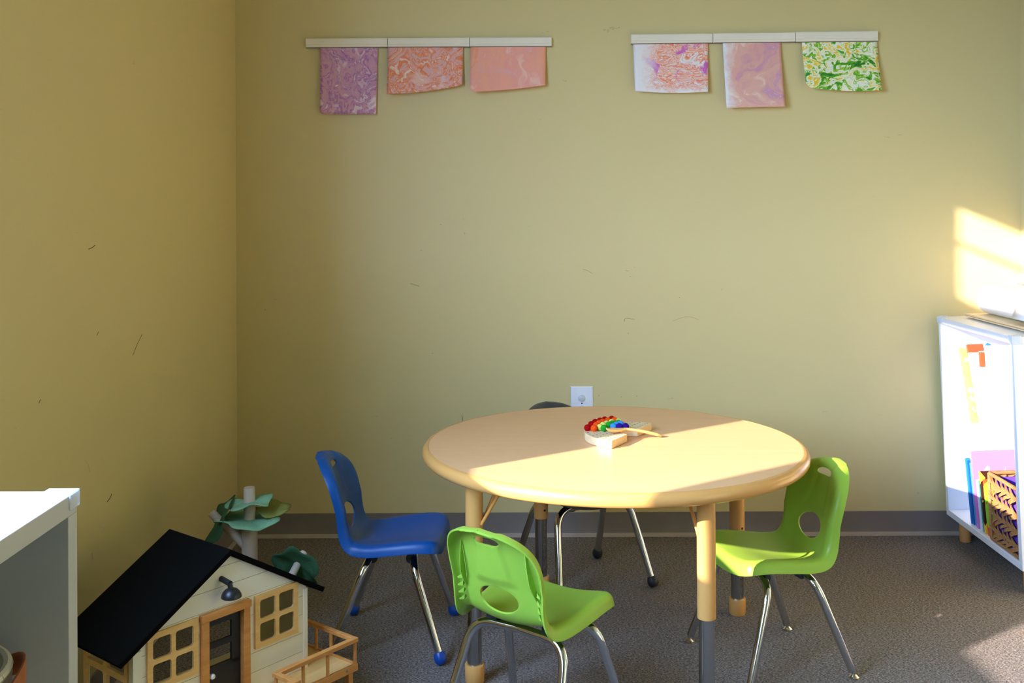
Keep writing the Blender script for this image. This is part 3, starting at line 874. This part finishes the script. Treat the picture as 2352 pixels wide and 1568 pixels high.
# balcony
dk = 'balcony_floor'
DT, DB = FLZ, FLZ - .014
bxo(dk, (HW + .001, HW + .078, -.082, .11, DB, DT - .003), M['beech'], hs)
bxo(dk, (.288, HW + .001, -.082, -.002, DB, DT - .003), M['beech'], hs)
bxo(dk, (.0, .288, -.150, -.002, DB, DT - .003), M['beech'], hs)
def rim(b): bxo('balcony_edge', b, M['pine'], hs, .0008)
def hrail(b): bxo('handrail', b, M['pine'], hs, .0012)
HRZ = (.183, .193)
X1 = HW + .078
rim((.280, X1 + .006, -.090, -.082, DB - .002, DT + .001)); rim((X1, X1 + .006, -.082, .11, DB - .002, DT + .001))
rim((0, .288, -.158, -.150, DB - .002, DT + .001))
hrail((.286, X1 + .006, -.092, -.078, *HRZ)); hrail((X1 - .006, X1 + .006, -.078, .11, *HRZ))
hrail((.286, .298, -.150, -.092, *HRZ)); hrail((0, .298, -.164, -.150, HRZ[0] + .004, HRZ[1] + .004))
for (x_, y_) in ((X1 + .001, -.085), (.4416, -.085), (.369, -.085), (.292, -.085), (X1, .0), (X1, .055), (X1, .104), (.290, -.156), (.235, -.156), (.16, -.156), (.09, -.156)):
    bm = new(); tube(bm, [(x_, y_, DT - .001), (x_, y_, HRZ[0] + .003)], .0042, 12); obj('baluster', bm, M['pine'], hs)
bm = new(); lathe(bm, [(0, .0012), (.0024, .001), (.003, 0)], 12, align((X1 - .03, -.090, DT - .006), (0, -1, 0))); obj('screw', bm, M['steel'], hs)
for (x_, y_) in ((.30, -.075), (X1 - .01, -.075), (X1 - .01, .10), (.01, -.145)):
    bxo('deck_post', (x_ - .007, x_ + .007, y_ - .007, y_ + .007, 0, DB), M['pine'], hs)

# ------------------------------------------------------------------ toy trees
def leaf(parent, p, nrm, r, m, seed, name='felt_leaf', sx=1.0, cup=.0):
    rnd = random.Random(seed); bm = new(); n = 40; K = [rnd.uniform(-.5, .5) for _ in range(6)]
    rings = [[bm.verts.new((0, 0, 0))]]
    for q in (.35, .7, 1.0):
        ring_ = []
        for i in range(n):
            a = 2 * PI * i / n
            rr = r * q * (1 + (.10 * math.sin(5 * a + K[0] * 6) + .05 * math.sin(8 * a + K[1] * 6)) * q)
            ring_.append(bm.verts.new((rr * math.cos(a) * sx, rr * math.sin(a), r * (.10 * math.sin(3 * a + K[2] * 6) + .05 * math.sin(5 * a)) * q * q + cup * q * q * r)))
        rings.append(ring_)
    for i in range(n): bm.faces.new((rings[0][0], rings[1][i], rings[1][(i + 1) % n]))
    for a, b in zip(rings[1:], rings[2:]):
        for i in range(n): bm.faces.new((a[i], b[i], b[(i + 1) % n], a[(i + 1) % n]))
    o = obj(name, bm, m, parent); o.matrix_local = align(p, nrm)
    s = o.modifiers.new('t', 'SOLIDIFY'); s.thickness = .0025
    for p_ in o.data.polygons: p_.use_smooth = True
tr = thing('toy_tree', 'tall wooden toy tree with mint felt leaves behind the dollhouse', 'toy tree', (-.722, 2.80, 0))
bm = new(); lathe(bm, [(0, 0), (.021, 0), (.0215, .002), (.0212, .345), (.0165, .362), (.0160, .366), (.0155, .459), (.0145, .462), (0, .462)], 24)
obj('trunk', bm, M['trunk'], tr)
bm = new(); tube(bm, [(-.01, 0, .300), (-.103, -.005, .395)], .0115, 16); obj('branch', bm, M['trunk'], tr)
bm = new(); lathe(bm, [(0, 0), (.05, 0), (.05, .01), (0, .01)], 24); obj('tree_base', bm, M['trunk'], tr)
leaf(tr, Vector((.002, -.004, .424)), (-.14, -.02, 1), .062, M['felt_mint'], 1)
leaf(tr, Vector((-.002, -.010, .374)), (.05, .03, 1), .082, M['felt_mint'], 5)
leaf(tr, Vector((.056, .03, .396)), (.05, -.12, 1), .050, M['felt_olive'], 9)
leaf(tr, Vector((-.080, -.004, .372)), (-.86, -.30, .55), .070, M['felt_dark'], 4)
t2 = thing('toy_tree', 'low toy tree with one dark green felt leaf behind roof corner', 'toy tree', (-.602, 2.612, 0))
bm = new(); lathe(bm, [(0, 0), (.013, 0), (.013, .235), (0, .238)], 20); obj('trunk', bm, M['trunk'], t2)
bm = new(); tube(bm, [(-.004, -.012, .215), (.040, .128, .302)], .0100, 16); obj('branch', bm, M['trunk'], t2)
bm = new(); lathe(bm, [(0, 0), (.028, 0), (.028, .01), (0, .01)], 24); obj('tree_base', bm, M['trunk'], t2)
leaf(t2, Vector((.030, .098, .283)), (.22, .85, .42), .066, M['felt_dark'], 12, cup=-.2)

# ------------------------------------------------------------------ shelving units
def shelf_unit(label, loc, rot, L, D, H, leg, bt, mids, guard_pts, full_divs=()):
    """length along local -y from the origin (far front corner), open face at local x=0, body towards +x"""
    t = thing('shelf_unit', label, 'shelf', loc, rot)
    zb = leg
    def P(name, b, m=M['white'], bv=.0012): return bxo(name, b, m, t, bv)
    P('top_panel', (0, D, -L, 0, H - bt, H))
    P('bottom_panel', (0, D, -L, 0, zb, zb + bt))
    P('end_panel', (0, D, -bt, 0, zb + bt, H - bt)); P('end_panel', (0, D, -L, -L + bt, zb + bt, H - bt))
    P('back_panel', (D - .006, D, -L + bt, -bt, zb + bt, H - bt))
    for m_ in mids: P('shelf_board', (.012, D - .006, -L + bt, -bt, m_ - .016, m_))
    if leg > .02:
        for x_ in (.045, D - .045):
            for y_ in (-.05, -L + .05):
                bm = new(); lathe(bm, [(0, 0), (.019, 0), (.0195, .004), (.021, zb), (0, zb)], 22, Matrix.Translation((x_, y_, 0)))
                obj('shelf_leg', bm, M['legwood'], t)
    for (x_, y_, sx, sy) in guard_pts:
        bm = new()
        s_ = .026
        box(bm, x_ - sx * .003, x_ + sx * s_, y_ - sy * .003, y_ + sy * s_, H + .0003, H + .0035)
        box(bm, x_ - sx * .0035, x_ - sx * .0003, y_ - sy * .003, y_ + sy * s_, H - .022, H + .003)
        box(bm, x_ - sx * .003, x_ + sx * s_, y_ - sy * .0035, y_ - sy * .0003, H - .022, H + .003)
        obj('corner_guard', bm, M['clear'], t, bevel=.001)
    return t
SR_ROT = (0, R(-2.2), R(-1.7))
SR_LOC = (1.606, 3.785, 0)
srt = shelf_unit('white shelf of books at the right wall on round wooden legs', SR_LOC, SR_ROT, .60, .285, .815, .085, .022, (.470,), [(0, 0, 1, -1), (0, -.60, 1, 1)])
MR = Matrix.Translation(SR_LOC) @ Matrix.Rotation(SR_ROT[2], 4, 'Z') @ Matrix.Rotation(SR_ROT[1], 4, 'Y')
slt = shelf_unit('white storage shelf at lower left corner holding a rope basket', (-.670, 1.572, 0), (0, 0, 0), .60, .30, .790, .0, .031, (.40,), [])
# left unit opens to +x: mirror the parts
for ch in slt.children:
    pass
slt.rotation_euler = (0, 0, 0)
for ch in slt.children:
    me = ch.data
    for v in me.vertices: v.co.x = -v.co.x
    me.flip_normals(); me.materials[0] = M['shadedlam']
bm = new(); s_ = .045
box(bm, -s_, .0032, -.0300, .0032, .7903, .7935); box(bm, .0003, .0032, -.0300, .0032, .768, .7935); box(bm, -s_, .003, .0003, .0032, .768, .7935)
obj('corner_guard', bm, M['clear'], slt, bevel=.001)
# rope basket in the left unit
bk = thing('rope_basket', 'white rope basket with a tan leather handle in the left shelf', 'basket', (-.806, 1.378, .4004))
bm = new()
for i in range(16):
    zr = .0065 + i * .0122; rr = .098 + .014 * (i / 15)
    ringp = [(rr * math.cos(2 * PI * k_ / 40), rr * math.sin(2 * PI * k_ / 40), zr) for k_ in range(41)]
    tube(bm, ringp, .0068, 8, cap=False)
lathe(bm, [(0, .002), (.097, .002), (.099, .006), (.110, .194), (.106, .194), (.094, .008), (0, .008)], 40)
obj('basket_wall', bm, M['rope'], bk)
bm = new()
ha = R(22); ux, uy = math.cos(ha), math.sin(ha)
pts = []
for i in range(17):
    t_ = i / 16; ang = ha + R(62) * (t_ * 2 - 1); rr = .121 + .010 * math.sin(PI * t_); zc_ = .140 + .070 * math.sin(PI * t_) ** .8 - .03
    pts.append((Vector((rr * math.cos(ang), rr * math.sin(ang), zc_)), Vector((math.cos(ang), math.sin(ang), 0))))
vv = []
for p, nn in pts: vv.append([bm.verts.new(p + Vector((0, 0, dz)) + nn * dn) for dz, dn in ((-.016, 0), (.016, 0), (.016, .004), (-.016, .004))])
for a, b in zip(vv, vv[1:]):
    for i in range(4): bm.faces.new((a[i], a[(i + 1) % 4], b[(i + 1) % 4], b[i]))
bm.faces.new(vv[0][::-1]); bm.faces.new(vv[-1])
obj('leather_handle', bm, M['leather'], bk, bevel=.001)
for p, nn in (pts[1], pts[-2]):
    bm = new(); lathe(bm, [(0, .003), (.004, .002), (.005, 0)], 14, align(p + nn * .004, nn)); obj('rivet', bm, M['brass'], bk)

# ------------------------------------------------------------------ books on the right shelf
def cover_mat(name, c1, c2=None, c3=None, scale=18):
    t = NT(name); v = t.coord()
    if c2 is None: c2 = c1
    if c3 is None: c3 = c2
    vo = t.node('ShaderNodeTexVoronoi'); vo.inputs['Scale'].default_value = scale; t.link(v, vo.inputs['Vector'])
    sp = t.node('ShaderNodeSeparateColor'); t.link(vo.outputs['Color'], sp.inputs[0])
    t.base(t.ramp(sp.outputs[0], [(0, c1), (.55, c2), (.85, c3)], 'CONSTANT'))
    return t.set(.25)
def book(label, yc, zb, th_, h, d, m, x0=.02, lean=0.0, group=None, band=None, yaw=0.0):
    """local shelf frame: spine towards -x (open face), thickness along y"""
    loc = MR @ Vector((x0, yc, zb))
    t = thing('book', label, 'book', loc, (0, 0, 0), group)
    # a leaning book rests on its lower edge
    t.matrix_world = MR @ Matrix.Translation((x0, yc, zb)) @ Matrix.Rotation(R(yaw), 4, 'Z') @ Matrix.Rotation(R(lean), 4, 'X') 
    bm = new(); c = .0016
    box(bm, 0, d, 0, c, 0, h); box(bm, 0, d, th_ - c, th_, 0, h); box(bm, 0, c, c, th_ - c, 0, h)
    obj('cover', bm, m, t, bevel=.0006, smooth=False)
    bxo('pages', (c + .001, d - .004, c, th_ - c, .003, h - .003), M['paper'], t)
    if band:
        bm = new(); box(bm, -.0004, d * .28, -.0004, th_ + .0004, h - band[1] - .002, h - .002)
        obj('cover_band', bm, band[0], t, smooth=False)
    return t
cm = lambda *a, **k_: cover_mat(*a, **k_)
BW = srgb(236, 236, 238)
ZU = .4705; ZL = .1075
gu, glw = 'picture books on the upper shelf board', 'books on the lower shelf board'
book('yellow floral picture book leaning on the upper shelf', -.235, ZU, .010, .265, .20, cm('yellow_floral_cover', srgb(206, 172, 96), srgb(204, 150, 90), srgb(150, 140, 190), scale=60), .012, -18, gu)
book('thin white and violet book behind the yellow leaning book', -.218, ZU, .008, .24, .20, cm('violet_white_cover', BW, BW, srgb(150, 130, 200), scale=30), .010, -18.5, gu)
book('white book with a red top band leaning beside the yellow book', -.262, ZU, .012, .28, .19, cm('white_lime_cover', BW, srgb(236, 240, 190), srgb(50, 120, 210), scale=12), .030, -17, gu, (plain('red_band', srgb(226, 70, 40), .3), .03))
book('white book with orange spine near middle of upper shelf', -.345, ZU, .016, .262, .19, cm('orange_cover', BW, BW, srgb(236, 130, 60), scale=14), .012, -3, gu, (plain('orange_band', srgb(232, 78, 44), .3), .05))
book('slim white book right of the orange topped book', -.375, ZU, .010, .285, .20, cm('white_cover', BW), .016, -2.5, gu)
book('white book with yellow shapes on its cover, upper shelf', -.455, ZU, .014, .27, .20, cm('white_yellow_cover', BW, BW, srgb(236, 190, 90), scale=9), .018, -3, gu)
book('violet spined book nearest the end panel, upper shelf', -.490, ZU, .010, .20, .20, cm('violet_spine_cover', BW, BW, srgb(90, 190, 200), scale=10), .012, -4, gu)
for i, (yc, th_, h, c, lab, ln) in enumerate([
        (-.192, .008, .225, (40, 120, 190), 'slim sky blue book, farthest on the lower shelf', -8),
        (-.206, .007, .220, (24, 84, 160), 'slim dark blue book second from far end of lower shelf', -8),
        (-.220, .008, .215, (60, 150, 210), 'slim light blue book third on the lower shelf', -8),
        (-.246, .012, .262, (196, 120, 190), 'tall pink book standing highest on the lower shelf', -8),
        (-.268, .009, .170, (220, 222, 226), 'low white paperback beside the tall pink book', -8),
        (-.284, .008, .172, (40, 130, 110), 'low teal paperback on the lower shelf', -8),
        (-.306, .010, .208, (60, 34, 24), 'dark brown book with yellow stripes on lower shelf', -8),
        (-.330, .012, .186, (150, 196, 50), 'lime green picture book next to the wicker basket', -8)]):
    sec = {3: ((196, 120, 190), (212, 150, 200)), 6: ((230, 190, 60), (30, 24, 20)), 7: ((226, 80, 40), (236, 222, 60))}.get(i)
    m = cm('lower_cover_%s' % 'abcdefgh'[i], srgb(*c), srgb(*(sec[0] if sec else c)), srgb(*(sec[1] if sec else c)), scale=16)
    book(lab, yc, ZL, th_, h, .19, m, .014 + .002 * (i % 3), ln, glw)

# wicker basket with purple liner
wb = thing('wicker_basket', 'brown woven wicker basket with purple liner on lower shelf board', 'basket', (0, 0, 0))
wb.matrix_world = MR @ Matrix.Translation((.010, -.565, .1078))
BX, BY, BZ = .24, .205, .222
bm = new()
for (x_, y_) in ((0, 0), (BX, 0), (BX, BY), (0, BY)):
    bm = new(); tube(bm, [(x_, y_, 0.004), (x_, y_, BZ)], .0055, 8); obj('corner_stake', bm, M['wicker'], wb)
for z_ in (.006, BZ):
    bm = new(); pth = round_path([(BX / 2, 0, z_), (BX, 0, z_), (BX, BY, z_), (0, BY, z_), (0, 0, z_), (BX / 2, 0, z_)], .012, 4)
    tube(bm, pth, .0068, 10); obj('rim' if z_ > .1 else 'base_rim', bm, M['wicker'], wb)
bm = new(); w_ = .009
for bb in ((w_, BX - w_, w_, w_ + .002), (w_, BX - w_, BY - w_ - .002, BY - w_), (w_, w_ + .002, w_, BY - w_), (BX - w_ - .002, BX - w_, w_, BY - w_)):
    box(bm, bb[0], bb[1], bb[2], bb[3], .012, BZ - .012)
box(bm, w_, BX - w_, w_, BY - w_, .010, .012)
obj('liner', bm, M['purple'], wb, smooth=False)
def strip_mesh(ln, wdt, amp):
    bm = new(); n = 6; rows_ = []
    for i in range(n + 1):
        u = i / n; off = amp * math.sin(PI * u)
        rows_.append([bm.verts.new((ln * (u - .5), yy + off, wdt * zz_)) for yy, zz_ in ((-.0012, -.5), (-.0012, .5), (.0012, .5), (.0012, -.5))])
    for a, b in zip(rows_, rows_[1:]):
        for i in range(4): bm.faces.new((a[i], a[(i + 1) % 4], b[(i + 1) % 4], b[i]))
    bm.faces.new(rows_[0][::-1]); bm.faces.new(rows_[-1])
    me = bpy.data.meshes.new('weave_strip'); bmesh.ops.recalc_face_normals(bm, faces=bm.faces); bm.to_mesh(me); bm.free()
    me.materials.append(M['wicker']); return me
SM = [strip_mesh(.062, .011, -.007), strip_mesh(.055, .0095, -.005)]
rnd = random.Random(7)
for face in range(4):
    ln = BY if face in (0, 2) else BX
    nn_ = int(ln / .034)
    for j in range(8):
        for i in range(nn_):
            u = (i + .5 + (.5 if j % 2 else 0) - .25) / nn_ * ln; z_ = .020 + j * .0258
            u = min(max(u, .032), ln - .032)
            o = bpy.data.objects.new('weave_strip', SM[(i + j) % 2]); COL.objects.link(o); o.parent = wb
            tl = R(28 + rnd.uniform(-8, 8)) * (1 if j % 2 else -1)
            if face == 0: base_m = Matrix.Translation((0, u, z_)) @ Matrix.Rotation(R(-90), 4, 'Z')
            elif face == 2: base_m = Matrix.Translation((BX, u, z_)) @ Matrix.Rotation(R(90), 4, 'Z')
            elif face == 1: base_m = Matrix.Translation((u, 0, z_))
            else: base_m = Matrix.Translation((u, BY, z_)) @ Matrix.Rotation(R(180), 4, 'Z')
            o.matrix_local = base_m @ Matrix.Rotation(tl, 4, 'Y')

# ------------------------------------------------------------------ paper dispenser on the right shelf
pd = thing('paper_dispenser', 'wooden tabletop dispenser holding a white paper roll on the shelf', 'paper roll', (0, 0, 0))
pd.matrix_world = MR @ Matrix.Translation((.075, -.50, .8155)) @ Matrix.Rotation(R(2.2), 4, 'Y') @ Matrix.Translation((0, 0, .004))
bxo('base_board', (0, .19, -.08, .44, 0, .012), M['paleply'], pd, .001)
bxo('ply_core', (-.0004, .1904, -.0804, .4404, .0045, .0075), M['pine'], pd)
for y_ in (-.05, .33):
    bxo('upright', (.150, .164, y_, y_ + .030, .012, .150), M['paleply'], pd, .001)
bm = new(); lathe(bm, [(.016, 0), (.047, 0), (.051, .004), (.051, .445), (.047, .449), (.016, .449), (.016, 0)], 36, align((.085, -.02, .0632), (0, 1, 0)))
obj('paper_roll', bm, M['paper'], pd)
bm = new(); g = []
for j in range(14):
    t_ = j / 13
    if t_ < .5: a = R(90 + 170 * t_); p = (.085 + .052 * math.cos(a), .0632 + .052 * math.sin(a))
    else: q_ = (t_ - .5) * 2; p = (.085 - .052 - .012 * q_, .062 - .042 * q_ + .008 * q_ * q_)
    g.append([bm.verts.new((p[0], y_, p[1])) for y_ in (-.02, .05, .12)])
for a, b in zip(g, g[1:]):
    for i in range(2): bm.faces.new((a[i], a[i + 1], b[i + 1], b[i]))
o = obj('loose_sheet', bm, M['paper'], pd); s = o.modifiers.new('t', 'SOLIDIFY'); s.thickness = .0006
bxo('cutter_bar', (.138, .150, -.05, .360, .128, .148), M['paleply'], pd, .001)
